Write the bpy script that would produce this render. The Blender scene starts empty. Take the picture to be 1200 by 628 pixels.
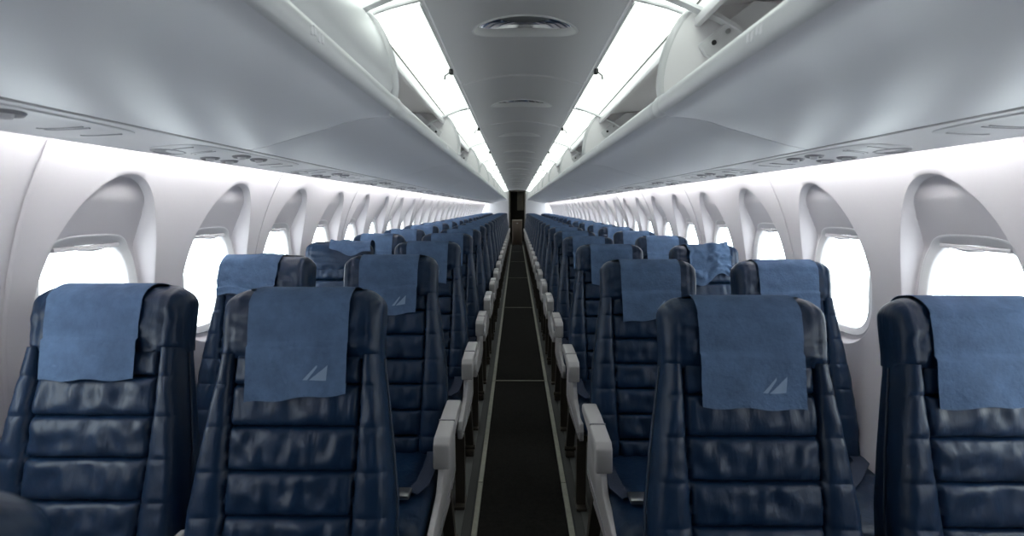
import bpy, bmesh, math, random
from mathutils import Vector, Matrix, noise
random.seed(4)
S = bpy.context.scene
COL = S.collection
PI = math.pi
R = math.radians

# ------------------------------------------------------------------ render look
S.view_settings.view_transform = 'Standard'
S.view_settings.look = 'None'
S.view_settings.exposure = 0.0
S.view_settings.gamma = 1.0
S.view_settings.use_curve_mapping = False
S.cycles.max_bounces = 8
S.cycles.diffuse_bounces = 5
S.cycles.glossy_bounces = 3
S.cycles.transparent_max_bounces = 8
S.cycles.caustics_reflective = False
S.cycles.caustics_refractive = False
S.cycles.use_denoising = True

# ------------------------------------------------------------------ materials
def mat(name, col, rough=0.5, metal=0.0, spec=0.5, bump=0.0, bscale=200, mottle=0.0, mscale=8, emit=None, es=1.0, coat=0.0, crease=False):
    m = bpy.data.materials.new(name); m.use_nodes = True
    nt = m.node_tree; b = nt.nodes['Principled BSDF']
    b.inputs['Base Color'].default_value = (*col, 1)
    b.inputs['Roughness'].default_value = rough
    b.inputs['Metallic'].default_value = metal
    b.inputs['Specular IOR Level'].default_value = spec
    b.inputs['Coat Weight'].default_value = coat
    tc = nt.nodes.new('ShaderNodeTexCoord')
    if mottle > 0:
        n = nt.nodes.new('ShaderNodeTexNoise'); n.inputs['Scale'].default_value = mscale
        n.inputs['Detail'].default_value = 5; n.inputs['Roughness'].default_value = 0.65
        nt.links.new(tc.outputs['Object'], n.inputs['Vector'])
        r = nt.nodes.new('ShaderNodeMapRange')
        r.inputs['From Min'].default_value = .3; r.inputs['From Max'].default_value = .7
        r.inputs['To Min'].default_value = 1-mottle; r.inputs['To Max'].default_value = 1+mottle
        nt.links.new(n.outputs['Fac'], r.inputs['Value'])
        v = nt.nodes.new('ShaderNodeVectorMath'); v.operation = 'SCALE'
        v.inputs[0].default_value = col
        nt.links.new(r.outputs[0], v.inputs['Scale'])
        nt.links.new(v.outputs[0], b.inputs['Base Color'])
    if bump > 0:
        n = nt.nodes.new('ShaderNodeTexNoise'); n.inputs['Scale'].default_value = bscale
        n.inputs['Detail'].default_value = 3
        if crease:
            mp = nt.nodes.new('ShaderNodeMapping'); mp.inputs['Scale'].default_value = (1, 1, .3); mp.inputs['Rotation'].default_value = (0, .25, 0)
            n.inputs['Distortion'].default_value = .6
            nt.links.new(tc.outputs['Object'], mp.inputs[0]); nt.links.new(mp.outputs[0], n.inputs['Vector'])
        else: nt.links.new(tc.outputs['Object'], n.inputs['Vector'])
        bp = nt.nodes.new('ShaderNodeBump'); bp.inputs['Strength'].default_value = bump
        bp.inputs['Distance'].default_value = 0.004
        nt.links.new(n.outputs['Fac'], bp.inputs['Height'])
        nt.links.new(bp.outputs[0], b.inputs['Normal'])
    if emit:
        b.inputs['Emission Color'].default_value = (*emit, 1)
        b.inputs['Emission Strength'].default_value = es
    return m

M = {}
M['leather'] = mat('navy_leather', (.0045, .0175, .046), .38, bump=.55, bscale=42, crease=True, mottle=.14, mscale=11, spec=.30)
M['leather_seam'] = mat('navy_seam', (.010, .020, .04), .6)
M['shell'] = mat('seat_shell_navy', (.013, .035, .075), .38)
M['cloth'] = mat('blue_nonwoven_cloth', (.072, .120, .208), .85, bump=.5, bscale=120, mottle=.16, mscale=22, spec=.2)
M['logo'] = mat('pale_logo_print', (.20, .27, .38), .8, spec=.2)
M['grey_plastic'] = mat('light_grey_plastic', (.43, .41, .41), .42)
M['bronze'] = mat('brown_metal', (.075, .062, .05), .42, metal=.5)
M['dark'] = mat('dark_plastic', (.02, .02, .022), .5)
M['chrome'] = mat('chrome', (.8, .8, .8), .12, metal=1)
M['steel'] = mat('steel', (.45, .45, .45), .3, metal=1)
M['belt'] = mat('belt_webbing', (.02, .03, .06), .7, bump=.4, bscale=300)
M['bin'] = mat('bin_satin_white', (.74, .735, .765), .36, spec=.5)
M['bin_in'] = mat('bin_interior', (.80, .78, .79), .6)
M['rim_white'] = mat('lamp_rim_white', (.92, .92, .93), .3)
M['rail'] = mat('rail_white', (.66, .66, .67), .35)
M['wall'] = mat('wall_white', (.545, .515, .545), .5, spec=.3)
M['ceil'] = mat('ceiling_grey', (.78, .77, .79), .5)
M['ceil_seam'] = mat('ceiling_seam', (.84, .83, .85), .45)
M['psu'] = mat('service_panel_grey', (.76, .745, .76), .4)
M['psu_d'] = mat('service_nozzle_grey', (.33, .32, .34), .45)
M['frame'] = mat('window_surround', (.62, .61, .63), .4)
M['shade_h'] = mat('shade_handle', (.45, .43, .45), .4)
M['gap'] = mat('panel_gap', (.30, .29, .30), .7)
M['carpet'] = mat('dark_carpet', (.013, .012, .0105), .95, bump=.8, bscale=260, mottle=.35, mscale=60, spec=.15)
M['floor'] = mat('floor_side_grey', (.06, .06, .058), .7)
M['strip'] = mat('path_strip', (.34, .33, .27), .55, mottle=.15, mscale=30)
M['cross'] = mat('carpet_joint', (.22, .21, .17), .6)
M['track'] = mat('seat_track', (.16, .16, .155), .5, metal=.4)
M['shell_out'] = mat('fuselage_lining', (.30, .30, .30), .8)
M['bulk'] = mat('bulkhead_grey', (.50, .49, .50), .5)
M['bulk_f'] = mat('front_bulkhead_dark', (.10, .10, .11), .7)
M['galley'] = mat('galley_brown', (.075, .065, .05), .5, mottle=.3, mscale=3)
M['galley_l'] = mat('galley_panel', (.26, .24, .20), .45, mottle=.2, mscale=6)
M['trolley'] = mat('trolley_brown', (.10, .07, .05), .5)
M['bag'] = mat('dark_fabric', (.010, .011, .012), .8, mottle=.2)
M['lens'] = mat('lens_grey', (.22, .23, .25), .35)
M['cove'] = mat('cove_tube', (.9, .9, .9), .5, emit=(.96, 1.0, .97), es=46.0)

# glow added in place of light on the raised bin doors, in lengthwise bands
m = mat('door_glow', (.8, .82, .8), .4)
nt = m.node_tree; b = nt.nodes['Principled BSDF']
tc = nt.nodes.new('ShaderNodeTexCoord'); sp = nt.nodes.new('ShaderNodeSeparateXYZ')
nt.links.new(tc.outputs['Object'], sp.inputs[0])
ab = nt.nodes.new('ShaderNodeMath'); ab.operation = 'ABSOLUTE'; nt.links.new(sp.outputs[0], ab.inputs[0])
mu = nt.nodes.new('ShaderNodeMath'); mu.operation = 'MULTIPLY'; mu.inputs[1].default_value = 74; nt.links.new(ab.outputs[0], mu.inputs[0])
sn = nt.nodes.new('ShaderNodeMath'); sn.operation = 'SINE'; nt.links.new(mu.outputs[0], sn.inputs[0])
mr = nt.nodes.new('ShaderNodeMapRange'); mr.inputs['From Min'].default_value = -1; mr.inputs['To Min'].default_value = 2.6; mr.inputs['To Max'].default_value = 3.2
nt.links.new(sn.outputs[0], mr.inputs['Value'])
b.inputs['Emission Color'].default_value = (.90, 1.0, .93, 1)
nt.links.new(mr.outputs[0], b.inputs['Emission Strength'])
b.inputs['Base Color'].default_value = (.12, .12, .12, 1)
M['glow_sheet'] = m

m = bpy.data.materials.new('window_glass'); m.use_nodes = True
nt = m.node_tree; nt.nodes.clear()
o_ = nt.nodes.new('ShaderNodeOutputMaterial'); mx = nt.nodes.new('ShaderNodeMixShader')
t_ = nt.nodes.new('ShaderNodeBsdfTransparent'); g_ = nt.nodes.new('ShaderNodeBsdfGlossy'); g_.inputs['Roughness'].default_value = .05
t_.inputs['Color'].default_value = (.98, 1, .985, 1)
mx.inputs[0].default_value = .06
nt.links.new(t_.outputs[0], mx.inputs[1]); nt.links.new(g_.outputs[0], mx.inputs[2]); nt.links.new(mx.outputs[0], o_.inputs[0])
M['glass'] = m

# hazy overcast daylight outside
w = bpy.data.worlds.new('overcast'); S.world = w; w.use_nodes = True
nt = w.node_tree; bg = nt.nodes['Background']
tc = nt.nodes.new('ShaderNodeTexCoord'); nz = nt.nodes.new('ShaderNodeTexNoise'); nz.inputs['Scale'].default_value = 3.5; nz.inputs['Detail'].default_value = 4
nt.links.new(tc.outputs['Generated'], nz.inputs['Vector'])
cr = nt.nodes.new('ShaderNodeValToRGB')
cr.color_ramp.elements[0].position = .38; cr.color_ramp.elements[0].color = (.68, .75, .80, 1)
cr.color_ramp.elements[1].position = .58; cr.color_ramp.elements[1].color = (.80, .88, .92, 1)
nt.links.new(nz.outputs['Fac'], cr.inputs[0]); nt.links.new(cr.outputs[0], bg.inputs['Color'])
bg.inputs['Strength'].default_value = 7.0

# ------------------------------------------------------------------ helpers
def build(name, verts, faces, m, parent=None, smooth=True, loc=None, angle=40, kind=None):
    me = bpy.data.meshes.new(name); me.from_pydata([tuple(v) for v in verts], [], faces)
    me.validate(); me.update()
    bm = bmesh.new(); bm.from_mesh(me); bmesh.ops.recalc_face_normals(bm, faces=bm.faces); bm.to_mesh(me); bm.free()
    if smooth:
        me.polygons.foreach_set('use_smooth', [True]*len(me.polygons))
        me.set_sharp_from_angle(angle=R(angle))
    me.materials.append(M[m] if isinstance(m, str) else m)
    o = bpy.data.objects.new(name, me); COL.objects.link(o)
    if parent: o.parent = parent
    if loc: o.location = loc
    if kind: o['kind'] = kind
    return o

class MB:
    def __init__(s): s.v = []; s.f = []
    def add(s, v, f):
        n = len(s.v); s.v += [tuple(a) for a in v]; s.f += [tuple(i+n for i in q) for q in f]; return s
    def box(s, x0, x1, y0, y1, z0, z1, bev=0.0, seg=2):
        bm = bmesh.new(); bmesh.ops.create_cube(bm, size=1)
        for v in bm.verts:
            v.co = Vector(((x0+x1)/2+v.co.x*(x1-x0), (y0+y1)/2+v.co.y*(y1-y0), (z0+z1)/2+v.co.z*(z1-z0)))
        if bev > 0: bmesh.ops.bevel(bm, geom=bm.edges[:], offset=bev, segments=seg, profile=.5, affect='EDGES')
        bm.verts.ensure_lookup_table(); bm.verts.index_update()
        s.add([v.co[:] for v in bm.verts], [[v.index for v in f.verts] for f in bm.faces]); bm.free(); return s
    def tube(s, pts, r, n=10, cap=True):
        pts = [Vector(p) for p in pts]; rings = []
        rr = r if isinstance(r, (list, tuple)) else [r]*len(pts)
        up = None
        for i, p in enumerate(pts):
            d = (pts[min(i+1, len(pts)-1)]-pts[max(i-1, 0)]).normalized()
            if up is None:
                a = Vector((0, 0, 1)) if abs(d.z) < .9 else Vector((0, 1, 0)); e1 = d.cross(a).normalized()
            else: e1 = (up-d*up.dot(d)).normalized()
            up = e1; e2 = d.cross(e1)
            rings.append([p+(e1*math.cos(2*PI*k/n)+e2*math.sin(2*PI*k/n))*rr[i] for k in range(n)])
        return s.loft(rings, closed=True, cap=cap)
    def loft(s, rings, closed=True, cap=True):
        n = len(rings[0]); v = [p for r_ in rings for p in r_]; f = []
        for i in range(len(rings)-1):
            for k in range(n if closed else n-1):
                a = i*n+k; b_ = i*n+(k+1) % n; f.append((a, b_, b_+n, a+n))
        if cap and closed:
            f.append(tuple(range(n))); f.append(tuple(reversed(range((len(rings)-1)*n, len(rings)*n))))
        return s.add(v, f)
    def extr_x(s, poly, x0, x1):     # polygon in (y,z)
        return s.loft([[(x0, a, b_) for a, b_ in poly], [(x1, a, b_) for a, b_ in poly]])
    def extr_y(s, poly, y0, y1):     # polygon in (x,z)
        return s.loft([[(a, y0, b_) for a, b_ in poly], [(a, y1, b_) for a, b_ in poly]])
    def build(s, name, m, parent=None, **k): return build(name, s.v, s.f, m, parent, **k)

def empty(name, loc, label=None, cat=None, group=None):
    o = bpy.data.objects.new(name, None); COL.objects.link(o); o.location = loc; o.empty_display_size = .1
    if label: o['label'] = label
    if cat: o['category'] = cat
    if group: o['group'] = group
    return o
def tag(o, label, cat, group=None):
    o['label'] = label; o['category'] = cat
    if group: o['group'] = group
    return o
def bevel(o, w_=.004, seg=2):
    bm = bmesh.new(); bm.from_mesh(o.data)
    es = [e for e in bm.edges if len(e.link_faces) == 2 and e.calc_face_angle() > R(30)]
    bmesh.ops.bevel(bm, geom=es, offset=w_, segments=seg, profile=.5, affect='EDGES')
    bm.to_mesh(o.data); bm.free(); o.data.polygons.foreach_set('use_smooth', [True]*len(o.data.polygons))
    o.data.set_sharp_from_angle(angle=R(40)); return o
def copy_tree(o, parent=None):
    c = o.copy(); COL.objects.link(c)
    if parent: c.parent = parent
    for ch in [x for x in KIDS.get(o.name, [])]: copy_tree(ch, c)
    return c
KIDS = {}
def index_kids():
    KIDS.clear()
    for x in bpy.data.objects:
        if x.parent: KIDS.setdefault(x.parent.name, []).append(x)
def lerp(a, b_, t): return a+(b_-a)*t
def sstep(a, b_, x):
    t = max(0, min(1, (x-a)/(b_-a))); return t*t*(3-2*t)
def interp(tab, x):
    if x <= tab[0][0]: return tab[0][1]
    for (a, va), (b_, vb) in zip(tab, tab[1:]):
        if x <= b_:
            t = (x-a)/(b_-a); t = t*t*(3-2*t) if False else t
            return va+(vb-va)*t
    return tab[-1][1]

ORD = ['nearest', 'second', 'third', 'fourth', 'fifth', 'sixth', 'seventh', 'eighth', 'ninth', 'tenth', 'eleventh', 'twelfth', 'thirteenth',
       'fourteenth', 'fifteenth', 'sixteenth', 'seventeenth', 'eighteenth', 'nineteenth', 'twentieth', 'twenty-first', 'twenty-second', 'twenty-third']
Y_END = 17.0
Y_FRONT = -0.55

# ------------------------------------------------------------------ camera
cam = bpy.data.cameras.new('camera'); co = bpy.data.objects.new('camera', cam); COL.objects.link(co)
F = 550.0
cam.sensor_width = 36; cam.lens = F/1200*36; cam.clip_start = .02
co.location = (-.03, 0, 1.36)
co.rotation_euler = (R(90)-math.atan(71/F), 0, math.atan(5/F))
S.camera = co
cam.dof.use_dof = True; cam.dof.focus_distance = 2.2; cam.dof.aperture_fstop = 4.0

# ------------------------------------------------------------------ cabin section
WR, WZ = 1.27, .85
def xwall(z): return math.sqrt(max(.01, WR*WR-(z-WZ)**2))
def sup(a, p):
    c, s_ = math.cos(a), math.sin(a)
    return math.copysign(abs(c)**(2/p), c), math.copysign(abs(s_)**(2/p), s_)

WIN_Y0, WIN_P = 1.345, .535
WZC, WHH, WHW = 1.07, .182, .142
SC_Z0, SC_Z1, SC_HW = .82, 1.455, .205
def win_out(a, grow=0.0):
    c, s_ = sup(a, 3.6); return c*(WHW+grow), WZC+s_*(WHH+grow)
def scoop_out(a):
    # tall arch: round at the top, softer at the bottom
    c, s_ = math.cos(a), math.sin(a)
    zc = 1.03
    if s_ >= 0: return c*SC_HW, zc+s_*(SC_Z1-zc)
    return math.copysign(abs(c)**.8, c)*SC_HW, zc-abs(s_)**.9*(zc-SC_Z0)
def floorx(z):
    return 1.280-.012*sstep(1.05, .8, z) if z < 1.235 else 1.280-.158*((z-1.235)/.22)**1.15
def wall_module(side, yc, hole=True):
    NA = 96; rings = []
    H = WIN_P/2
    def rect(a):
        c, s_ = math.cos(a), math.sin(a); zc = 1.05; zt, zb = 1.60, .02
        k = 1e9
        if abs(c) > 1e-6: k = min(k, H/abs(c))
        if s_ > 1e-6: k = min(k, (zt-zc)/s_)
        if s_ < -1e-6: k = min(k, (zc-zb)/-s_)
        return c*k, zc+s_*k
    angs = [2*PI*i/NA for i in range(NA)]
    cr_ = [math.atan2(.55, H), PI-math.atan2(.55, H), PI+math.atan2(1.03, H), 2*PI-math.atan2(1.03, H)]
    for c_ in cr_:
        j = min(range(NA), key=lambda i: abs(angs[i]-c_)); angs[j] = c_
    NR = 20
    for j in range(NR+1):
        t = 1-(1-j/NR)**1.7; ring = []
        for a in angs:
            w_ = win_out(a, .012); s_ = scoop_out(a)
            y = lerp(w_[0], s_[0], t); z = lerp(w_[1], s_[1], t)
            bl = sstep(lerp(.62, .955, sstep(.2, .8, math.sin(a))), 1.0, t)
            d = lerp(max(floorx(z), xwall(z)-.0), xwall(z), bl)
            if t < 1: d = max(d, xwall(z)+.026*(1-bl))
            ring.append((side*d, yc+y, z))
        rings.append(ring)
    NO = 12
    for j in range(1, NO+1):
        t = j/NO; ring = []
        for a in angs:
            s_ = scoop_out(a); r_ = rect(a)
            y = lerp(s_[0], r_[0], t); z = lerp(s_[1], r_[1], t)
            ring.append((side*xwall(z), yc+y, z))
        rings.append(ring)
    return rings
NWIN = 29
win_ys = [WIN_Y0+WIN_P*(k-3) for k in range(NWIN+3)]
win_ys = [y for y in win_ys if y < Y_END-.2]
for side, nm in ((-1, 'left'), (1, 'right')):
    mb = MB()
    for y in win_ys: mb.loft(wall_module(side, y), closed=True, cap=False)
    o = mb.build('wall_'+nm, 'wall', kind='structure', angle=35)
    # thin raised joints between the wall panels, every second window
    for i in range(0, len(win_ys), 2):
        yj = win_ys[i]+WIN_P/2
        if yj > 10 or yj < .2: continue
        mj = MB(); pr = [.05+.07*q for q in range(22)]
        mj.loft([[(side*(xwall(z)-.0035), yj-.006, z), (side*(xwall(z)-.0045), yj, z), (side*(xwall(z)-.0035), yj+.006, z), (side*(xwall(z)+.003), yj, z)] for z in pr])
        mj.build('trim_%s_panel_joint' % nm, 'wall', kind='structure')

# windows: frame ring, reveal, pane, retracted shade with its handle
wi = 0
proto = {}
for side in (-1, 1):
    for y in win_ys:
        if y < .6: continue
        wi += 1
        if side not in proto:
            NA = 72
            A = [2*PI*i/NA for i in range(NA)]
            def ring(g, x): return [(side*x, win_out(a, g)[0], win_out(a, g)[1]-WZC) for a in A]
            def ringw(g, dx): return [(side*(max(floorx(win_out(a, g)[1]), xwall(win_out(a, g)[1])+.026)-dx), win_out(a, g)[0], win_out(a, g)[1]-WZC) for a in A]
            fr = MB().loft([ringw(.030, -.004), ringw(.030, .002), ringw(.026, .004), ringw(.022, .0015), ringw(.004, .0), ringw(.0, -.004), ringw(-.001, -.016), ringw(.03, -.018), ringw(.034, -.012)], cap=False)
            f_o = fr.build('window_%d' % wi, 'frame', kind='structure', angle=50)
            pane = build('pane', [p for p in ringw(.003, -.014)], [tuple(range(NA))], 'glass', f_o, smooth=False)
            sh = MB()
            sh.box(*sorted((side*1.2675, side*1.281)), -.105, .105, .1685, .1812, .002)
            s_o = sh.build('window_shade', 'shade_h', f_o)
            hd = MB()
            n = 14; rg = []
            for q in range(n+1):
                u = -1+2*q/n; yy = .034*u; th = .008*math.sqrt(max(0, 1-u*u*.96))
                rg.append([(side*(1.264), yy, .170-th), (side*1.253, yy, .170-th*.6), (side*1.250, yy, .170), (side*1.256, yy, .170+th*.8), (side*1.273, yy, .170+th), (side*1.275, yy, .170-th)])
            hd.loft(rg)
            h_o = hd.build('shade_handle', 'psu_d', s_o)
            # faint vertical joint of the outer pane
            jn = MB().box(*sorted((side*1.2955, side*1.2945)), .040, .0410, -.15, .10, 0)
            jn.build('pane_joint', 'frame', pane, smooth=False)
            f_o.location = (0, y, WZC)
            proto[side] = f_o; index_kids()
        else:
            c = copy_tree(proto[side]); c.name = 'window_%d' % wi; c.location = (0, y, WZC)

# outer fuselage lining closes the shell (pierced at the windows)
def shell_x(z): return 1.33
mb = MB()
pr = []
for i in range(25):
    a = PI*i/24
    pr.append((1.335*math.cos(a), .02+1.60+.50*math.sin(a)))
mb.loft([[(x, Y_FRONT-.02, z) for x, z in pr], [(x, Y_END+2.2, z) for x, z in pr]], closed=False, cap=False)
mb.build('ceiling_lining', 'shell_out', kind='structure')
# floor
MB().box(-1.32, 1.32, Y_FRONT-.02, Y_END+2.2, -.06, 0).build('floor', 'floor', kind='structure', smooth=False)
MB().box(-.192, .192, Y_FRONT, Y_END+2.0, .0, .008).build('floor_aisle_carpet', 'carpet', kind='structure', smooth=False)
for s_, nm in ((-1, 'left'), (1, 'right')):
    y = Y_FRONT
    mb = MB()
    while y < Y_END-.1:
        y2 = min(y+1.36, Y_END)
        mb.box(*sorted((s_*.193, s_*.217)), y+.002, y2-.002, 0, .010, .002, 1); y = y2
    mb.build('trim_%s_path_strip' % nm, 'strip', kind='structure')
    MB().box(*sorted((s_*.262, s_*.302)), Y_FRONT, Y_END, 0, .006).build('trim_%s_seat_track' % nm, 'track', kind='structure', smooth=False)
    MB().box(*sorted((s_*.222, s_*.226)), Y_FRONT, Y_END, 0, .004).build('trim_%s_floor_gap' % nm, 'dark', kind='structure', smooth=False)
for k in range(6):
    y = 3.55+2.72*k
    if y < Y_END: MB().box(-.191, .191, y-.009, y+.009, .006, .0095).build('trim_carpet_joint', 'cross', kind='structure', smooth=False)

# front bulkhead behind the camera
mb = MB(); pr2 = [(x, z) for x, z in pr]+[(-1.335, -.05), (1.335, -.05)]
mb.extr_y(pr2, Y_FRONT-.06, Y_FRONT-.02)
mb.build('wall_front', 'bulk_f', kind='structure', smooth=False)

# ------------------------------------------------------------------ ceiling with holes for the lamps
def zceil(x):
    ax = abs(x)
    return 2.002-.022*(ax/.2)**2 if ax < .2 else 1.980-.024*((ax-.2)/.1)**1.3
LY0, LP = 1.77, 1.24
lamp_ys = [LY0+LP*(k-1) for k in range(14)]
lamp_ys = [y for y in lamp_ys if y < Y_END-.3]
mb = MB()
LA, LB = .182, .094
for yc in lamp_ys:
    NA = 64; angs = [2*PI*i/NA for i in range(NA)]; H = LP/2
    for c_ in (math.atan2(H, .305), PI-math.atan2(H, .305), PI+math.atan2(H, .305), 2*PI-math.atan2(H, .305)):
        j = min(range(NA), key=lambda i: abs(angs[i]-c_)); angs[j] = c_
    rings = []
    for j in range(13):
        t = j/12; ring = []
        for a in angs:
            c, s_ = math.cos(a), math.sin(a)
            e = (c*LA, s_*LB); k = min(.305/max(abs(c), 1e-6), H/max(abs(s_), 1e-6)); r_ = (c*k, s_*k)
            tt = t**1.0
            x = lerp(e[0], r_[0], tt); y = lerp(e[1], r_[1], tt)
            ring.append((x, yc+y, zceil(x)))
        rings.append(ring)
    mb.loft(rings, cap=False)
mb.build('ceiling', 'ceil', kind='structure')
xs_ = [-.30+.6*i/30 for i in range(31)]
yt = lamp_ys[-1]+LP/2
if yt < Y_END:
    MB().loft([[(x, yt, zceil(x)) for x in xs_], [(x, Y_END, zceil(x)) for x in xs_]], closed=False, cap=False).build('ceiling_end', 'ceil', kind='structure')
for yc in lamp_ys:
    y = yc+LP/2
    if y > Y_END-.1: continue
    MB().loft([[(x, y-.012, zceil(x)-.0005), (x, y-.006, zceil(x)-.006), (x, y+.006, zceil(x)-.006), (x, y+.012, zceil(x)-.0005)] for x in xs_], closed=True).build('trim_ceiling_joint', 'ceil_seam', kind='structure')
# ceiling edge trims
for s_, nm in ((-1, 'left'), (1, 'right')):
    MB().box(*sorted((s_*.298, s_*.309)), Y_FRONT, Y_END, 1.945, 1.962, .003).build('trim_%s_ceiling_edge' % nm, 'ceil_seam', kind='structure')

# ceiling lamps
base = None
for i, yc in enumerate(lamp_ys):
    if yc < .9: continue
    n = ORD[i-1]
    lab = '%s oval recessed ceiling lamp above the aisle, counted from the camera' % n
    if base is None:
        base = empty('ceiling_lamp', (0, yc, 1.96), lab, 'ceiling lamp', 'oval lamps along the ceiling centre line')
        NA = 64; A = [2*PI*q/NA for q in range(NA)]
        def el(fa, fb, dz, sh=0): return [(math.cos(a)*LA*fa, math.sin(a)*LB*fb+sh, zceil(math.cos(a)*LA*fa)-1.96+dz) for a in A]
        MB().loft([el(1.05, 1.08, .001), el(1.04, 1.07, -.003), el(1.0, 1.0, -.004), el(.97, .95, .002), el(.93, .90, .016), el(.92, .90, .030)], cap=False).build('rim', 'rim_white', base)
        MB().loft([el(.94, .92, .016), el(.82, .88, .032), el(.62, .84, .046), el(.46, .78, .052)], cap=False).build('reflector', 'chrome', base)
        MB().loft([el(.56, .80, .040), el(.53, .72, .036), el(.2, .3, .034), el(.01, .01, .033)], cap=False).build('lens', 'lens', base)
        index_kids()
    else:
        c = copy_tree(base); c.location = (0, yc, 1.96); c['label'] = lab

# ------------------------------------------------------------------ bins, glowing panels for the raised bin doors
B0, BP = 1.38, 1.48
RAIL = (.374, 1.640)
DOOR = [(.380, 1.655), (.375, 1.670), (.372, 1.690), (.372, 1.715), (.375, 1.740), (.380, 1.765), (.387, 1.79), (.396, 1.815), (.407, 1.838), (.421, 1.862), (.437, 1.880), (.455, 1.891)]
BOTTOM = [(.362, 1.622), (.372, 1.614), (.42, 1.611), (.47, 1.604), (.52, 1.594), (.57, 1.577), (.63, 1.562), (.69, 1.546), (.745, 1.533), (.80, 1.524)]
def bin_shell(side, L):
    mb = MB(); t = .012
    # bottom skin: slightly fuller in the middle of the bin than at its ends
    rings = []
    n = 24
    for i in range(n+1):
        y = .003+(L-.006)*i/n
        e = min(i, n-i)/n*L; q = 1-sstep(0, .045, e)
        rg = []
        for j, (x, z) in enumerate(BOTTOM):
            k = math.sin(PI*j/(len(BOTTOM)-1))
            rg.append((side*x, y, z+.007*q*k))
        for j, (x, z) in reversed(list(enumerate(BOTTOM))):
            rg.append((side*x, y, z+.022))
        rings.append(rg)
    return mb.loft(rings)
bin_n = {-1: 0, 1: 0}
sd = {-1: 'left', 1: 'right'}
bprotos = {}
def make_bin(side, y0, L, door, label):
    root = empty('overhead_bin', (0, y0, 0), label, 'overhead bin', 'overhead bins on the %s side' % sd[side])
    bin_shell(side, L).build('bin_bottom', 'bin', root, angle=60)
    # inner housing: shelf, back and top
    hs = [(.385, 1.640), (.80, 1.60), (1.00, 1.60), (1.06, 1.66), (1.06, 1.80), (.98, 1.90), (.75, 1.92), (.475, 1.895), (.468, 1.855), (.462, 1.855), (.460, 1.903), (.75, 1.935), (.99, 1.915), (1.075, 1.805), (1.075, 1.65), (1.01, 1.588), (.80, 1.590), (.385, 1.63)]
    MB().extr_y([(side*a, b_) for a, b_ in hs], .004, L-.004).build('bin_interior', 'bin_in', root, angle=30)
    MB().box(*sorted((side*.452, side*.470)), .006, L-.006, 1.846, 1.872, .004).build('top_lip', 'psu', root)
    # rail
    rl = MB()
    n = 16
    ring = lambda y, k: [(side*(RAIL[0]+.019*k*math.cos(2*PI*q/n)), y, RAIL[1]+.026*k*math.sin(2*PI*q/n)) for q in range(n)]
    rl.loft([ring(.002, .8), ring(.006, 1.0), ring(.05, 1.0), ring(L-.05, 1.0), ring(L-.006, 1.0), ring(L-.002, .8)])
    r_o = rl.build('rail', 'rail', root, angle=50)
    cl = MB(); cl.loft([ring(L-.052, 1.0), ring(L-.046, 1.08), ring(L-.008, 1.12), ring(L-.001, 1.06)])
    cl.build('rail_joint', 'rail', r_o, angle=50)
    mk = MB()
    for q, (dy, dz) in enumerate([(0, 0), (.012, .003), (.028, -.002), (.042, 0)]):
        mk.box(*sorted((side*(RAIL[0]-.0195), side*(RAIL[0]-.014))), .90*L+dy-.45, .90*L+dy-.442, RAIL[1]-.002+dz-.006, RAIL[1]+dz+.008, .001, 1)
    mk.build('rail_marks', 'ceil_seam', r_o)
    # end divider with the rounded aisle edge
    poly = [(side*a, b_) for a, b_ in [(.385, 1.640)]+DOOR+[(.60, 1.925), (.98, 1.90), (1.06, 1.80), (1.06, 1.64), (.80, 1.592)]]
    dv = MB().extr_y(poly, L-.030, L-.004).build('end_divider', 'bin_in', root, angle=60); bevel(dv, .003, 2)
    # rounded bead on the divider's aisle edge
    MB().tube([(side*(a-.001), L-.018, b_) for a, b_ in DOOR], .013, 10).build('divider_bead', 'rail', dv)
    # hinge bracket with bolts and the arm
    bp = [(.462, 1.796), (.480, 1.768), (.640, 1.690), (.80, 1.68), (.80, 1.885), (.60, 1.905)]
    br = MB().extr_y([(side*a, b_) for a, b_ in bp], L-.052, L-.030).build('hinge_bracket', 'rail', root, angle=50); bevel(br, .005, 2)
    for (x, z) in ((.498, 1.797), (.534, 1.826)):
        bb = MB(); bb.tube([(side*x, L-.050, z), (side*x, L-.0555, z)], .0065, 12); bb.build('bolt', 'dark' if x < .52 else 'steel', br)
    am = [(.60, 1.80), (.555, 1.835), (.505, 1.862), (.462, 1.878), (.42, 1.896), (.38, 1.912), (.345, 1.924), (.315, 1.930)]
    MB().loft([[(side*a, L-.034, b_-.005), (side*a, L-.062, b_-.005), (side*a, L-.062, b_+.005), (side*a, L-.034, b_+.005)] for a, b_ in am]).build('hinge_arm', 'rail', root)
    if door:
        dr = [(side*a, b_) for a, b_ in [(.383, 1.668)]+DOOR[2:]]+[(side*(a+.014), b_-.002) for a, b_ in reversed(DOOR[2:])]+[(side*.398, 1.668)]
        d_o = MB().extr_y(dr, .01, L-.002).build('bin_door', 'rail', root, angle=50)
        MB().box(*sorted((side*.378, side*.392)), .01, L-.004, 1.656, 1.668, .002).build('door_seal', 'gap', d_o)
    return root
for side in (-1, 1):
    for k in range(-1, 12):
        y0 = B0+BP*k-(.0)
        L = min(BP, Y_END-y0-.02)
        if L < .3: continue
        n = ORD[k+1]
        if k == -1:
            lab = ('nearest overhead bin on the left, its curved white door shut' if side < 0 else 'nearest overhead bin on the right, open with bolted hinge bracket showing')
            make_bin(side, y0, L, side < 0, lab)
        else:
            lab = '%s overhead bin along the %s side, open above its white rail' % (n, sd[side])
            if abs(L-BP) < .01 and side in bprotos:
                c = copy_tree(bprotos[side]); c.location = (0, y0, 0); c['label'] = lab
            else:
                r_ = make_bin(side, y0, L, False, lab)
                if side not in bprotos: bprotos[side] = r_; index_kids()

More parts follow.
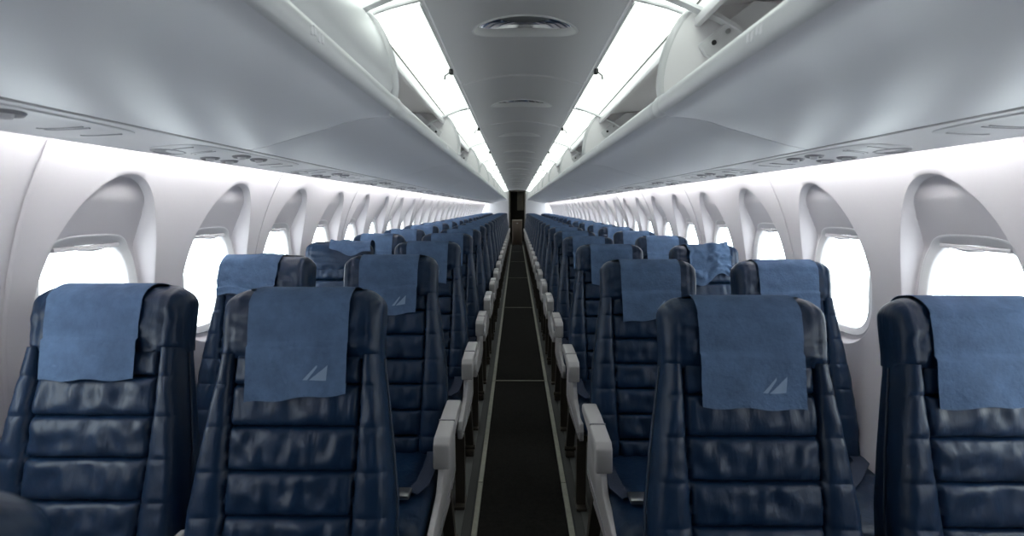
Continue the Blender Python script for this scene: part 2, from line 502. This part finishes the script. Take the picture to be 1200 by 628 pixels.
lprotos = {}  # panels standing in for raised bin doors; glow added to light the ceiling
PAN = [(.306, 1.954), (.325, 1.950), (.36, 1.942), (.40, 1.932), (.43, 1.922), (.458, 1.911)]
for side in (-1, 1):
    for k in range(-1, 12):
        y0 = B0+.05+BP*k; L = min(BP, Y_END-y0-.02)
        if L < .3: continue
        lab = '%s white panel with added glow, for a raised bin door beside the ceiling, %s of the aisle' % (ORD[k+1], sd[side])
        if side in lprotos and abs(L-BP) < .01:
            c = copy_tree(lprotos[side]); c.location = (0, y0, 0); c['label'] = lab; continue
        root = empty('door_glow_panel', (0, y0, 0), lab, 'light panel', 'bin door panels with added glow on the %s side' % sd[side])
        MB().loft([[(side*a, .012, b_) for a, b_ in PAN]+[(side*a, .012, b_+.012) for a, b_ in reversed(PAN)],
                   [(side*a, L-.012, b_) for a, b_ in PAN]+[(side*a, L-.012, b_+.012) for a, b_ in reversed(PAN)]]).build('glow_sheet', 'glow_sheet', root)
        fr = MB()
        fr.tube([(side*.308, .02, 1.947), (side*.308, L-.02, 1.947)], .006, 8)
        fr.build('inner_frame', 'rail', root)
        MB().tube([(side*a, L-.004, b_-.004) for a, b_ in PAN], .0065, 8).build('end_frame', 'rail', root)
        MB().tube([(side*a, .006, b_-.002) for a, b_ in PAN], .005, 8).build('end_frame', 'rail', root)
        yl = .66
        lt = MB(); lt.box(*sorted((side*.300, side*.318)), yl-.012, yl+.012, 1.922, 1.944, .004)
        l_o = lt.build('latch', 'dark', root)
        MB().tube([(side*.318, yl, 1.930), (side*.336, yl+.004, 1.918), (side*.340, yl+.02, 1.908)], .0045, 8).build('latch_hook', 'steel', l_o)
        if side not in lprotos: lprotos[side] = root; index_kids()

# ------------------------------------------------------------------ service panels and cove lamps
PS = [(.806, 1.521), (.85, 1.518), (.90, 1.515), (.95, 1.511), (1.005, 1.503)]
def zps(x): return interp(PS, x)
for side in (-1, 1):
    pl = [(side*a, b_) for a, b_ in PS]+[(side*a, b_+.008) for a, b_ in reversed(PS)]
    MB().extr_y(pl, Y_FRONT, Y_END).build('trim_%s_service_rail' % sd[side], 'psu', kind='structure')
    MB().box(*sorted((side*.802, side*.807)), Y_FRONT, Y_END, 1.5235, 1.534).build('trim_%s_bin_joint' % sd[side], 'gap', kind='structure', smooth=False)
    MB().box(*sorted((side*1.075, side*1.335)), Y_FRONT, Y_END, 1.600, 1.612).build('trim_%s_wall_top' % sd[side], 'psu', kind='structure', smooth=False)
    k = 0; y = Y_FRONT+.05
    first = None
    while y < Y_END-.2:
        L = min(1.46, Y_END-y-.05)
        n = ORD[k] if k < len(ORD) else ''
        lab = '%s hidden fluorescent tube lighting the wall top on the %s' % (n, sd[side])
        if first is None or L < 1.45:
            root = empty('cove_lamp', (0, y, 0), lab, 'lamp', 'cove lamps on the %s side' % sd[side])
            MB().tube([(side*.987, .03, 1.553), (side*.987, L-.03, 1.553)], .012, 10).build('tube', 'cove', root)
            for q in (.012, L-.03): MB().box(*sorted((side*.965, side*1.002)), q, q+.018, 1.538, 1.568, .002).box(*sorted((side*.968, side*.985)), q, q+.018, 1.5165, 1.545, .002).build('socket', 'rail', root)
            if first is None: first = root; index_kids()
        else:
            c = copy_tree(first); c.location = (0, y, 0); c['label'] = lab
        y += 1.48; k += 1

def psu(side, y, label):
    root = empty('passenger_service_unit', (side*.90, y, 1.51), label, 'service panel', 'reading light and air vent panels on the %s side' % sd[side])
    def P(x, yy, dz): return (side*(x-.90), yy, zps(x)-1.51-dz)
    def oval(name, cx, cy, ra, rb, d0, d1, m, par):
        A = [2*PI*q/28 for q in range(28)]
        rings = [[P(cx+math.cos(a)*ra*f, cy+math.sin(a)*rb*f, d) for a in A] for f, d in ((1, -.001), (1.0, d0), (.86, d1), (.80, d1*.6))]
        o = MB().loft(rings).build(name, m, par); return o
    # plate
    A = [2*PI*q/48 for q in range(48)]
    rg = []
    for f, d in ((1.0, -.002), (1.0, .0015), (.985, .003)):
        rg.append([P(.905+sup(a, 5)[0]*.080*f, sup(a, 5)[1]*.30*f, d) for a in A])
    MB().loft(rg).build('plate', 'psu', root)
    for (cx, cy) in ((.862, -.055), (.862, .04), (.945, -.075), (.945, .02)):
        nz_ = oval('nozzle', cx, cy, .024, .030, .005, .009, 'psu_d', root)
        oval('nozzle_core', cx, cy, .011, .013, .009, .014, 'psu', nz_)
    # speaker / call panel grooves, curved
    for q, (c0, r0) in enumerate(((.0, .16), (.0, .175), (.0, .25))):
        pts = [P(.862+.07*math.sin(t), -(r0)-.02*math.cos(t)*1.0, .0035) for t in [PI*.5*u/10 for u in range(0, 11)]]
        MB().tube(pts, .0022, 6).build('groove', 'psu_d', root)
        pts = [P(.862+.07*math.sin(t), (r0)+.02*math.cos(t), .0035) for t in [PI*.5*u/10 for u in range(0, 11)]]
        MB().tube(pts, .0022, 6).build('groove', 'psu_d', root)
    oval('air_outlet', .95, -.235, .030, .055, .004, .006, 'psu_d', root)
    return root
ROWS = 21
RY0, RP = .90, .76
for side in (-1, 1):
    pr_ = None
    for k in range(ROWS+1):
        y = RY0+RP*k-.20+.04
        if y > Y_END-.3: continue
        lab = '%s service panel with four nozzles under the %s bins' % (ORD[k], sd[side])
        if pr_ is None: pr_ = psu(side, y, lab); index_kids()
        else: c = copy_tree(pr_); c.location = (side*.90, y, 1.51); c['label'] = lab

# ------------------------------------------------------------------ seats
WS = [(0, .222), (.15, .230), (.30, .224), (.42, .210), (.52, .196), (.60, .184), (.64, .181), (.72, .182), (.80, .178)]
SEAMS = [0.0, .095, .187, .280, .372, .465, .555, .622]
XS = .142
def xlist(w_, n=64):
    out = []
    for i in range(n+1):
        u = -1+2*i/n
        out.append(w_*math.copysign(abs(math.sin(u*PI/2))**1.0 if abs(u) > .0 else 0, u))
    return out
def nse(x, y, z, sc): return noise.noise(Vector((x*sc, y*sc, z*sc)))
def back_puff(x, s, w_, seed):
    ax = abs(x)
    xs = XS-.012*sstep(.5, 0, s)
    # which row
    r_ = 0
    for i in range(len(SEAMS)-1):
        if SEAMS[i] <= s <= SEAMS[i+1]: r_ = i; break
    a, b_ = SEAMS[r_], SEAMS[r_+1]; f = (s-a)/(b_-a)
    if ax < xs:
        e = 1-(ax/xs)**16
        v = .007+.013*max(0, 1-abs(2*f-1)**4.5)**.7*max(0, e)**.6-.009*math.exp(-((ax-xs)/.003)**2)-.007*max(0, 1-min(f, 1-f)/.06)
        # wrinkles running down from each seam
        wr = nse(x*7+seed, r_*3.1, f*.35, 5.0)*.0075*(1-abs(2*f-1)**3)+nse(x*2.2+seed*2, r_*5, s*3.2, 9)*.0042
        return v+wr*e
    e0 = (ax-xs)/(w_-xs)
    v = .007+.019*max(0, 1-abs(2*e0-1)**2.6)**.8-.009*math.exp(-((ax-xs)/.003)**2)
    # soft creases across the bolsters at each seam
    cr_ = sum(math.exp(-((s-q)/.006)**2) for q in SEAMS[1:-1])*.004
    return v-cr_*(1-abs(2*e0-1))+nse(x*3+seed, s*5, 1.7, 6)*.0026+nse(x*9, s*6+seed, 4, 4)*.002
def section(w_, s, tf, tb, puff, rc=.03, n=110, nb=18):
    rg = []
    for x in xlist(w_, n):
        d = w_-abs(x); k = 0
        if d < rc: k = rc-math.sqrt(max(0, rc*rc-(rc-d)**2))
        rg.append((x, -tf+k-puff(x, s, w_), s))
    rb = min(.045, w_*.9)
    for i in range(1, nb):
        x = w_*math.cos(PI*i/nb); d = w_-abs(x); k = 0
        if d < rb: k = rb-math.sqrt(max(0, rb*rb-(rb-d)**2))
        rg.append((x, tb-k, s))
    return rg
def backrest_mesh(seed):
    mb = MB(); rings = []
    ss = []
    for i in range(len(SEAMS)-1):
        a, b_ = SEAMS[i], SEAMS[i+1]; m_ = 16
        for j in range(m_):
            u = j/m_; ss.append(lerp(a, b_, .5-.5*math.cos(PI*u)))
    ss.append(SEAMS[-1])
    for s in ss:
        w_ = interp(WS, s)
        e = min(1, (s)/.05) if s < .05 else 1
        rings.append(section(w_, s, lerp(.052, .036, s/.62)*lerp(.6, 1, e), lerp(.062, .040, s/.62)*lerp(.6, 1, e), lambda x, q, ww: back_puff(x, q, ww, seed)))
    mb.loft(rings); return mb
ST, SH0 = .772, .612
def head_wt(s):
    w_ = interp(WS, s); Rr = .045
    q = max(0, (s-(ST-Rr))/Rr); k = math.sqrt(max(0, 1-q*q))
    wq = w_-.050*(1-k)
    lo = sstep(SH0, SH0+.02, s)
    tf = (.050+.006*lo+.008*math.sin(PI*min(1, (s-SH0)/(ST-SH0))))*(.10+.90*k); tb = .046*(.10+.90*k)
    return wq, tf, tb
def headrest_mesh(seed):
    mb = MB(); rings = []
    ss = [SH0+(ST-.045-SH0)*i/22 for i in range(22)]+[ST-.045+.045*math.sin(PI/2*i/14) for i in range(15)]
    def puff(x, s, w_):
        e = min(1, (w_-abs(x))/.03)
        return (nse(x*4+seed, s*8, 2.2, 5)*.005+nse(x*10, s*16+seed, 5, 3)*.0025)*e - .004*math.exp(-((abs(x)-.150)/.004)**2)
    for s in ss:
        w_, tf, tb = head_wt(s)
        rings.append(section(w_, s, tf, tb, puff, rc=max(.004, min(.034, tf*.7)), n=56))
    mb.loft(rings); return mb
def cloth_mesh(seed, hang=.235, cx=0., skew=0., crumple=0.0, hw=.113, backhang=.10):
    # sheet following the headrest: front hem -> over the crest -> down the back
    path = []
    s0 = ST-hang
    n1 = 30
    for i in range(n1+1):
        s = lerp(s0, ST-.045, i/n1)
        if s < SH0+.03:
            tf = .066-.004*sstep(SH0+.03, s0, s)
        else: tf = head_wt(s)[1]
        path.append((-tf-.0055, s))
    for i in range(1, 13):
        a = PI/2*i/12; s = ST-.045+.045*math.sin(a); w_, tf, tb = head_wt(s)
        path.append((-tf-.0055*math.cos(a)-.002, s+.006*math.sin(a)))
    for i in range(11, -1, -1):
        a = PI/2*i/12; s = ST-.045+.045*math.sin(a); w_, tf, tb = head_wt(s)
        path.append((tb+.0055*math.cos(a)+.002, s+.006*math.sin(a)))
    for i in range(1, 8):
        path.append((.052, ST-.045-backhang*i/7))
    nx = 30; V = []; nP = len(path)
    for j, (t, s) in enumerate(path):
        for i in range(nx+1):
            u = -1+2*i/nx
            fl = max(0, 1-j/n1) if j < n1 else 0
            x = cx+u*hw*(1-.03*fl)+skew*(1-j/nP)*1.0
            dn = nse(x*5+seed, s*5, seed, 4)*.004+nse(x*14+seed, s*14, 3, 3)*.0016
            ripple = fl*fl*.006*math.sin(u*4.2+seed)
            cr2 = crumple*(nse(x*4+seed, s*6, seed*3, 4)*.03+abs(nse(x*9, s*9+seed, 1, 3))*.02)
            front = j <= n1+12
            off = abs(dn)*.6+ripple*(.5 if ripple < 0 else 1)+max(0, cr2)
            tt = t-(off if front else -off*.3)
            sz = s+(.010*u*math.sin(seed*2.3) + .003*math.sin(u*6+seed))*fl + crumple*.03*fl*math.sin(u*3+seed)
            if abs(s-ST) < .03: sz += max(0, cr2)*.6
            V.append((x, tt, sz))
    Fc = []
    for j in range(nP-1):
        for i in range(nx):
            a = j*(nx+1)+i; Fc.append((a, a+1, a+nx+2, a+nx+1))
    # give the sheet a small thickness
    N = len(V); th = .0012
    V2 = [(x, t+(th if j // (nx+1) <= n1+12 else -th), s) for j, (x, t, s) in enumerate(V)]
    F2 = [tuple(reversed([q+N for q in f])) for f in Fc]
    edge = [i for i in range(nx+1)]+[(j*(nx+1)+nx) for j in range(1, nP)]+[(nP-1)*(nx+1)+i for i in range(nx-1, -1, -1)]+[j*(nx+1) for j in range(nP-2, 0, -1)]
    side_f = [(edge[i], edge[(i+1) % len(edge)], edge[(i+1) % len(edge)]+N, edge[i]+N) for i in range(len(edge))]
    mb = MB(); mb.add(V+V2, Fc+F2+side_f)
    def surf(u, s):   # front point for the logo
        j = (s-s0)/((ST-.045)-s0)*n1; j0 = max(0, min(n1-1, int(j))); fj = j-j0
        ii = (u+1)/2*nx; i0 = max(0, min(nx-1, int(ii))); fi = ii-i0
        g = lambda a, b_: Vector(V[a*(nx+1)+b_])
        p = g(j0, i0).lerp(g(j0, i0+1), fi).lerp(g(j0+1, i0).lerp(g(j0+1, i0+1), fi), fj)
        return p
    return mb, surf
def logo_mesh(surf, s0):
    # two slanting sail-like wedges
    mb = MB()
    shapes = [[(.20, 0), (.40, 0), (.66, 1.0), (.64, .96)], [(.47, 0), (.93, 0), (.95, 1.0), (.93, .98)]]
    shapes = [[(.0, .0), (.20, .0), (.57, .82), (.57, 1.0)], [(.28, .0), (.95, .0), (1.0, .96), (1.0, 1.0)]]
    ux0, ux1 = .16, .64; hs = .034; sb = s0+.036
    for sh in shapes:
        n = 8; rows = []
        for j in range(n+1):
            # bilinear between bottom edge and top edge
            f = j/n
            a = (lerp(sh[0][0], sh[3][0], f), lerp(sh[0][1], sh[3][1], f)); b_ = (lerp(sh[1][0], sh[2][0], f), lerp(sh[1][1], sh[2][1], f))
            row = []
            for i in range(n+1):
                g = i/n; px = lerp(a[0], b_[0], g); py = lerp(a[1], b_[1], g)
                p = surf(lerp(ux0, ux1, px), sb+hs*py); row.append((p.x, p.y-.0012, p.z))
            rows.append(row)
        mb.loft(rows, closed=False, cap=False)
    return mb

_cache = {}
def mesh_of(key, mb, m, angle=40):
    if key not in _cache:
        o = mb().build(key, m, angle=angle); _cache[key] = o.data; bpy.data.objects.remove(o)
    return _cache[key]
def mobj(name, me, parent):
    o = bpy.data.objects.new(name, me); COL.objects.link(o); o.parent = parent; return o

CL = {}
def cloth(key, **kw):
    if key not in CL:
        mb, surf = cloth_mesh(**kw); s0 = ST-kw.get('hang', .235)
        lg = logo_mesh(surf, s0)
        a = mb.build('c', 'cloth', angle=60); b_ = lg.build('l', 'logo'); CL[key] = (a.data, b_.data)
        bpy.data.objects.remove(a); bpy.data.objects.remove(b_)
    return CL[key]

def cushion_mb():
    mb = MB(); rings = []
    n = 30
    for i in range(n+1):
        t = i/n; y = lerp(-.470, .02, t)
        e = min(t*8, 1); k = math.sqrt(max(0, 1-(1-e)**2)) if e < 1 else 1
        w_ = .222*(.90+.10*k); rg = []
        for a in range(40):
            c, s_ = sup(2*PI*a/40, 4.5)
            z = .405+s_*(.020+.045*k)
            x = c*w_
            if s_ > .5:
                z += .006*(1-(abs(x)/.222)**4) - .010*math.exp(-((abs(x)-XS)/.006)**2) - .008*math.exp(-((y+.30)/.006)**2) + nse(x*5, y*5, 1, 3)*.004
            rg.append((x, y, z))
        rings.append(rg)
    return mb.loft(rings)
PIV = (0, 0, .42)
def make_seat(side, pos, seed, ck, ckw, logo=True, belt=True):
    """side -1 left / +1 right of the aisle; pos 'aisle' or 'window'."""
    root = bpy.data.objects.new('aircraft_seat', None); COL.objects.link(root); root.empty_display_size = .1
    rot = (-R(15), 0, 0)
    v = seed % 3
    b = mobj('backrest', mesh_of('backrest_%d' % v, lambda: backrest_mesh(v*7.3+1), 'leather', 75), root); b.location = PIV; b.rotation_euler = rot
    # piping down the side edge
    def pip():
        return MB().tube([(sx*(interp(WS, s)+.0005), -.004-.01*(1-s), s) for s in [.03+.58*i/24 for i in range(25)]], .0030, 6)
    for sx in (-1, 1): mobj('side_seam', mesh_of('side_seam_%d' % sx, pip, 'leather_seam'), b)
    h = mobj('headrest', mesh_of('headrest_%d' % v, lambda: headrest_mesh(v*5.1+2), 'leather', 75), root); h.location = PIV; h.rotation_euler = rot
    cm, lm = cloth(ck, **ckw)
    c = mobj('headrest_cloth', cm, root); c.location = PIV; c.rotation_euler = rot
    if logo: mobj('printed_logo', lm, c)
    mobj('seat_cushion', mesh_of('seat_cushion', cushion_mb, 'leather', 60), root)
    ins = -side      # direction towards the aisle
    key = '%s_%d' % (pos, side)
    # arm rest on the aisle-facing side of each seat
    off = .020 if side > 0 and pos == 'aisle' else 0
    ax = ins*(.259-off) if pos == 'aisle' else ins*.248
    hw = .026 if pos == 'aisle' else .0105
    def pad():
        pl = [(-.305, .556), (-.298, .632), (-.278, .650), (-.10, .656), (.0, .652), (.02, .640), (.02, .615), (-.14, .605), (-.255, .580), (-.275, .552)]
        o = MB().extr_x(pl, ax-hw, ax+hw); return o
    def pad_b():
        o = pad().build('t', 'grey_plastic'); bevel(o, .006, 3); return o
    if 'pad_'+key not in _cache:
        o = pad_b(); _cache['pad_'+key] = o.data; bpy.data.objects.remove(o)
    ar = mobj('armrest', _cache['pad_'+key], root)
    def pj(): return MB().box(ax-hw-.0006, ax+hw+.0006, -.172, -.169, .628, .6575)
    mobj('armrest_joint', mesh_of('pj_'+key, pj, 'psu_d'), ar)
    if pos == 'aisle':
        def fair():
            pl = [(-.475, .350), (-.478, .395), (-.46, .425), (-.27, .455), (-.225, .50), (-.20, .60), (.02, .62), (.06, .56), (.06, .34), (-.10, .31)]
            return MB().extr_x(pl, *sorted((ins*(.234-off), ins*(.254-off))))
        if 'fair_'+key not in _cache:
            o = fair().build('t', 'grey_plastic'); bevel(o, .004, 2); _cache['fair_'+key] = o.data; bpy.data.objects.remove(o)
        fa = mobj('side_fairing', _cache['fair_'+key], root)
        mobj('screw', mesh_of('screw_'+key, lambda: MB().tube([(ins*(.252-off), -.18, .545), (ins*(.258-off), -.18, .545)], .007, 10), 'steel'), fa)
        def trim(): return MB().extr_x([(-.44, .362), (-.44, .372), (.03, .372), (.03, .362)], *sorted((ins*(.2535-off), ins*(.257-off))))
        mobj('fairing_groove', mesh_of('fg_'+key, trim, 'psu_d'), fa)
    # under frame
    def frame():
        mb = MB()
        for y in (-.40, -.06):
            mb.box(-.222, .222, y-.02, y+.02, .318, .348, .005)
        for x in (-.18, .18): mb.box(x-.012, x+.012, -.42, .03, .338, .352, .003)
        return mb
    mobj('seat_frame', mesh_of('seat_frame', frame, 'bronze'), root)
    lx = ins*(.235-off) if pos == 'aisle' else -ins*.10
    def leg(y0, y1):
        def f():
            mb = MB()
            pl = [(y0-.022, .335), (y0+.022, .335), (y1+.016, .012), (y1-.016, .012)]
            mb.extr_x(pl, lx-.021, lx+.021); mb.box(lx-.024, lx+.024, y1-.045, y1+.045, .0062, .022, .004)
            return mb
        return f
    mobj('leg', mesh_of('legf_'+key, leg(-.40, -.42), 'bronze'), root)
    lr = mobj('leg', mesh_of('legr_'+key, leg(-.08, .04), 'bronze'), root)
    mobj('leg_fitting', mesh_of('lf_'+key, lambda: MB().box(lx-.024, lx+.024, -.02, .09, .020, .05, .006).tube([(lx-.03, .0, .06), (lx+.03, .0, .06)], .012, 10), 'bronze'), lr)
    if belt:
        def strap():
            mb = MB()
            for sx, pts in ((-1, [(-ins*.20, -.03, .476), (-ins*.18, -.10, .482), (-ins*.08, -.20, .483), (ins*.03, -.29, .482), (ins*.105, -.325, .483)]), (1, [(ins*.185, -.03, .478), (ins*.195, -.10, .482), (ins*.195, -.18, .482), (ins*.19, -.26, .482), (ins*.165, -.31, .483)])):
                rg = []
                for i, p_ in enumerate(pts):
                    a = Vector(pts[max(0, i-1)]); b2 = Vector(pts[min(len(pts)-1, i+1)]); d = (b2-a).normalized(); n_ = d.cross(Vector((0, 0, 1))).normalized()*.023; q = Vector(p_)
                    rg.append([q-n_, q+n_, q+n_+Vector((0, 0, .003)), q-n_+Vector((0, 0, .003))])
                mb.loft(rg)
            return mb
        st = mobj('seat_belt', mesh_of('strap_%d' % side, strap, 'belt'), root)
        def bk():
            mb = MB(); c_ = ins*.135; mb.box(c_-.032, c_+.032, -.350, -.302, .483, .499, .006); mb.tube([(c_-.028, -.30, .488), (c_+.028, -.30, .488)], .005, 8); mb.tube([(c_-ins*.032, -.345, .488), (c_-ins*.060, -.350, .487), (c_-ins*.060, -.305, .487), (c_-ins*.032, -.308, .488)], .004, 8); return mb
        mobj('buckle', mesh_of('buckle_%d' % side, bk, 'steel'), st)
    return root

rowword = lambda k: ORD[k]+' row'
looks = {
 (-1, 'aisle', 0): 'navy leather seat left of the aisle in the nearest row, cloth with white logo',
 (-1, 'window', 0): 'dark navy leather seat at far left by the nearest window, plain blue cloth',
 (1, 'aisle', 0): 'navy leather seat right of the aisle in the nearest row, logo on cloth',
 (1, 'window', 0): 'navy leather seat at far right edge, cropped by the frame, wide blue cloth',
 (-1, 'window', 2): 'window seat third from the camera on the left, its cloth pulled askew',
 (1, 'window', 2): 'window seat third from the camera on the right, its cloth crumpled',
}
def variant(side, pos, k):
    i = 0 if side < 0 else 1
    if pos == 'window':
        if k == 0 and side < 0: return 'w0l', dict(seed=1.3, cx=-.012, hang=.225)
        if k == 0 and side > 0: return 'w0r', dict(seed=2.9, cx=-.004, hang=.240, hw=.125)
        if k == 1 and side < 0: return 'w1l', dict(seed=3.7, cx=-.035, hang=.16, crumple=.35, skew=-.02)
        if k == 2 and side < 0: return 'w2l', dict(seed=5.1, cx=.06, hang=.07, crumple=.5, skew=.025)
        if k == 2 and side > 0: return 'w2r', dict(seed=6.4, cx=.0, hang=.20, crumple=1.0, skew=.02)
        return 'w%d%d' % (k % 3, i), dict(seed=1.1+k % 3+i*4, cx=-.006+.01*(k % 3), hang=.215+.01*(k % 2), crumple=.15)
    if k == 0: return 'a0%d' % i, dict(seed=.6+i*2, cx=0, hang=.245, skew=.006 if side < 0 else 0)
    return 'a%d%d' % (k % 3, i), dict(seed=2.2+k % 3+i*3, cx=.004*(k % 3-1), hang=.235)
sprotos = {}
jit = random.Random(11)
for k in range(ROWS):
    for side in (-1, 1):
        for pos in ('aisle', 'window'):
            ck, ckw = variant(side, pos, k)
            logo = not (pos == 'window' and k < 3)
            key = (side, pos, k % 3 if k > 2 else 's%d' % k, ck)
            if key in sprotos: root = copy_tree(sprotos[key])
            else:
                root = make_seat(side, pos, k % 3 + (0 if pos == 'aisle' else 1), ck, ckw, logo, belt=(k < 6))
                if k > 2: sprotos[key] = root
                index_kids()
            x = {(-1, 'aisle'): -.5195, (1, 'aisle'): .480, (-1, 'window'): -1.0125, (1, 'window'): 1.000}[(side, pos)]
            y = RY0+RP*k-(.005 if side > 0 else 0)
            if k == 0 and pos == 'window' and side < 0: y += .05
            root.location = (x, y, 0)
            if side > 0: root.scale = (1, 1, .985)
            lab = looks.get((side, pos, k)) or ('navy leather %s seat %s of the aisle, %s counted from the camera' % (pos, sd[side], rowword(k)))
            root['label'] = lab; root['category'] = 'aircraft seat'; root['group'] = '%s seats %s of the aisle' % (pos, sd[side])
            # each back reclines a touch differently
            d = jit.uniform(-.9, .9)+(.0 if k else 0)
            if k == 0 and side > 0: d = -.8
            if k == 0 and side < 0: d = .4
            for ch in [o for o in COL.objects if o.parent == root] if k < 3 else KIDS.get(sprotos[key].name, []):
                pass
            root['_r'] = d
# the seat beside the camera: only the dark corner of its back shows, out of focus
root = make_seat(-1, 'aisle', 1, 'a0n', dict(seed=4.4, cx=-.01), False, belt=False)
root.location = (-.545, .100, 0); root['_r'] = 0.0
root['label'] = 'dark blurred seat back corner in the lower left corner, ahead of the nearest row'
root['category'] = 'aircraft seat'
index_kids()
for o in list(COL.objects):
    if '_r' in o:
        d = o['_r']; del o['_r']
        for ch in KIDS.get(o.name, []):
            if ch.name.startswith(('backrest', 'headrest')): ch.rotation_euler = (-R(15+d), 0, 0)

# ------------------------------------------------------------------ aft bulkhead and galley
mb = MB()
OP = .29
mb.box(-1.335, -OP, Y_END, Y_END+.04, 0, 2.12); mb.box(OP, 1.335, Y_END, Y_END+.04, 0, 2.12); mb.box(-OP, OP, Y_END, Y_END+.04, 1.955, 2.12)
mb.build('wall_back', 'bulk', kind='structure', smooth=False)
mb = MB(); mb.box(-OP-.01, -OP+.03, Y_END-.02, Y_END+.05, 0, 1.95); mb.box(OP-.03, OP+.01, Y_END-.02, Y_END+.05, 0, 1.95); mb.box(-OP, OP, Y_END-.02, Y_END+.05, 1.92, 1.96)
mb.build('trim_galley_opening', 'galley', kind='structure', smooth=False)
mb = MB(); mb.box(-.9, .9, Y_END+2.0, Y_END+2.04, 0, 2.1); mb.build('wall_galley_back', 'galley', kind='structure', smooth=False)
for s_ in (-1, 1):
    MB().box(*sorted((s_*.62, s_*.66)), Y_END+.04, Y_END+2.0, 0, 2.1).build('wall_galley_%s' % sd[s_], 'galley', kind='structure', smooth=False)
MB().box(-.66, .66, Y_END+.04, Y_END+2.0, 2.0, 2.03).build('ceiling_galley', 'galley', kind='structure', smooth=False)
g = empty('galley_cabinet', (-.40, Y_END+1.0, 0), 'brown galley cabinet seen through the far opening, on the left', 'cabinet')
MB().box(-.2, .16, -.3, .5, .01, 1.97, .01).build('cabinet_body', 'galley', g)
for z0, z1 in ((.1, .75), (.8, 1.3), (1.35, 1.85)):
    d_ = MB().box(-.16, .13, -.325, -.3, z0, z1, .008).build('cabinet_door', 'galley_l', g)
    MB().box(.08, .10, -.345, -.325, (z0+z1)/2-.04, (z0+z1)/2+.04, .004).build('door_handle', 'steel', d_)
g = empty('curtain', (.12, Y_END+.55, 0), 'folded grey brown curtain hanging inside the far opening', 'curtain')
mb = MB(); rg = []
for z in (1.25, 1.45, 1.7, 1.93):
    rg.append([(-.12+.24*i/40, .02*math.sin(i*1.1)+.0, z) for i in range(41)]+[(-.12+.24*i/40, .02*math.sin(i*1.1)+.006, z) for i in range(40, -1, -1)])
mb.loft(rg).build('curtain_cloth', 'galley_l', g)
MB().tube([(-.2, 0, 1.95), (.2, 0, 1.95)], .008, 8).build('curtain_rod', 'steel', g)
g = empty('service_trolley', (0.0, Y_END-.35, 0), 'brown service trolley standing at the far end of the aisle', 'trolley')
MB().box(-.17, .17, -.16, .16, .06, .90, .012).build('trolley_body', 'trolley', g)
MB().box(-.175, .175, -.165, .165, .90, .925, .008).build('trolley_top', 'galley_l', g)
dd = MB().box(-.155, .155, -.175, -.16, .09, .87, .006).build('trolley_door', 'trolley', g)
MB().box(-.03, .03, -.188, -.175, .80, .82, .004).build('door_latch', 'steel', dd)
for sx in (-1, 1):
    for sy in (-1, 1):
        MB().tube([(sx*.13-.015, sy*.12, .035), (sx*.13+.015, sy*.12, .035)], .0265, 14).build('wheel', 'dark', g)
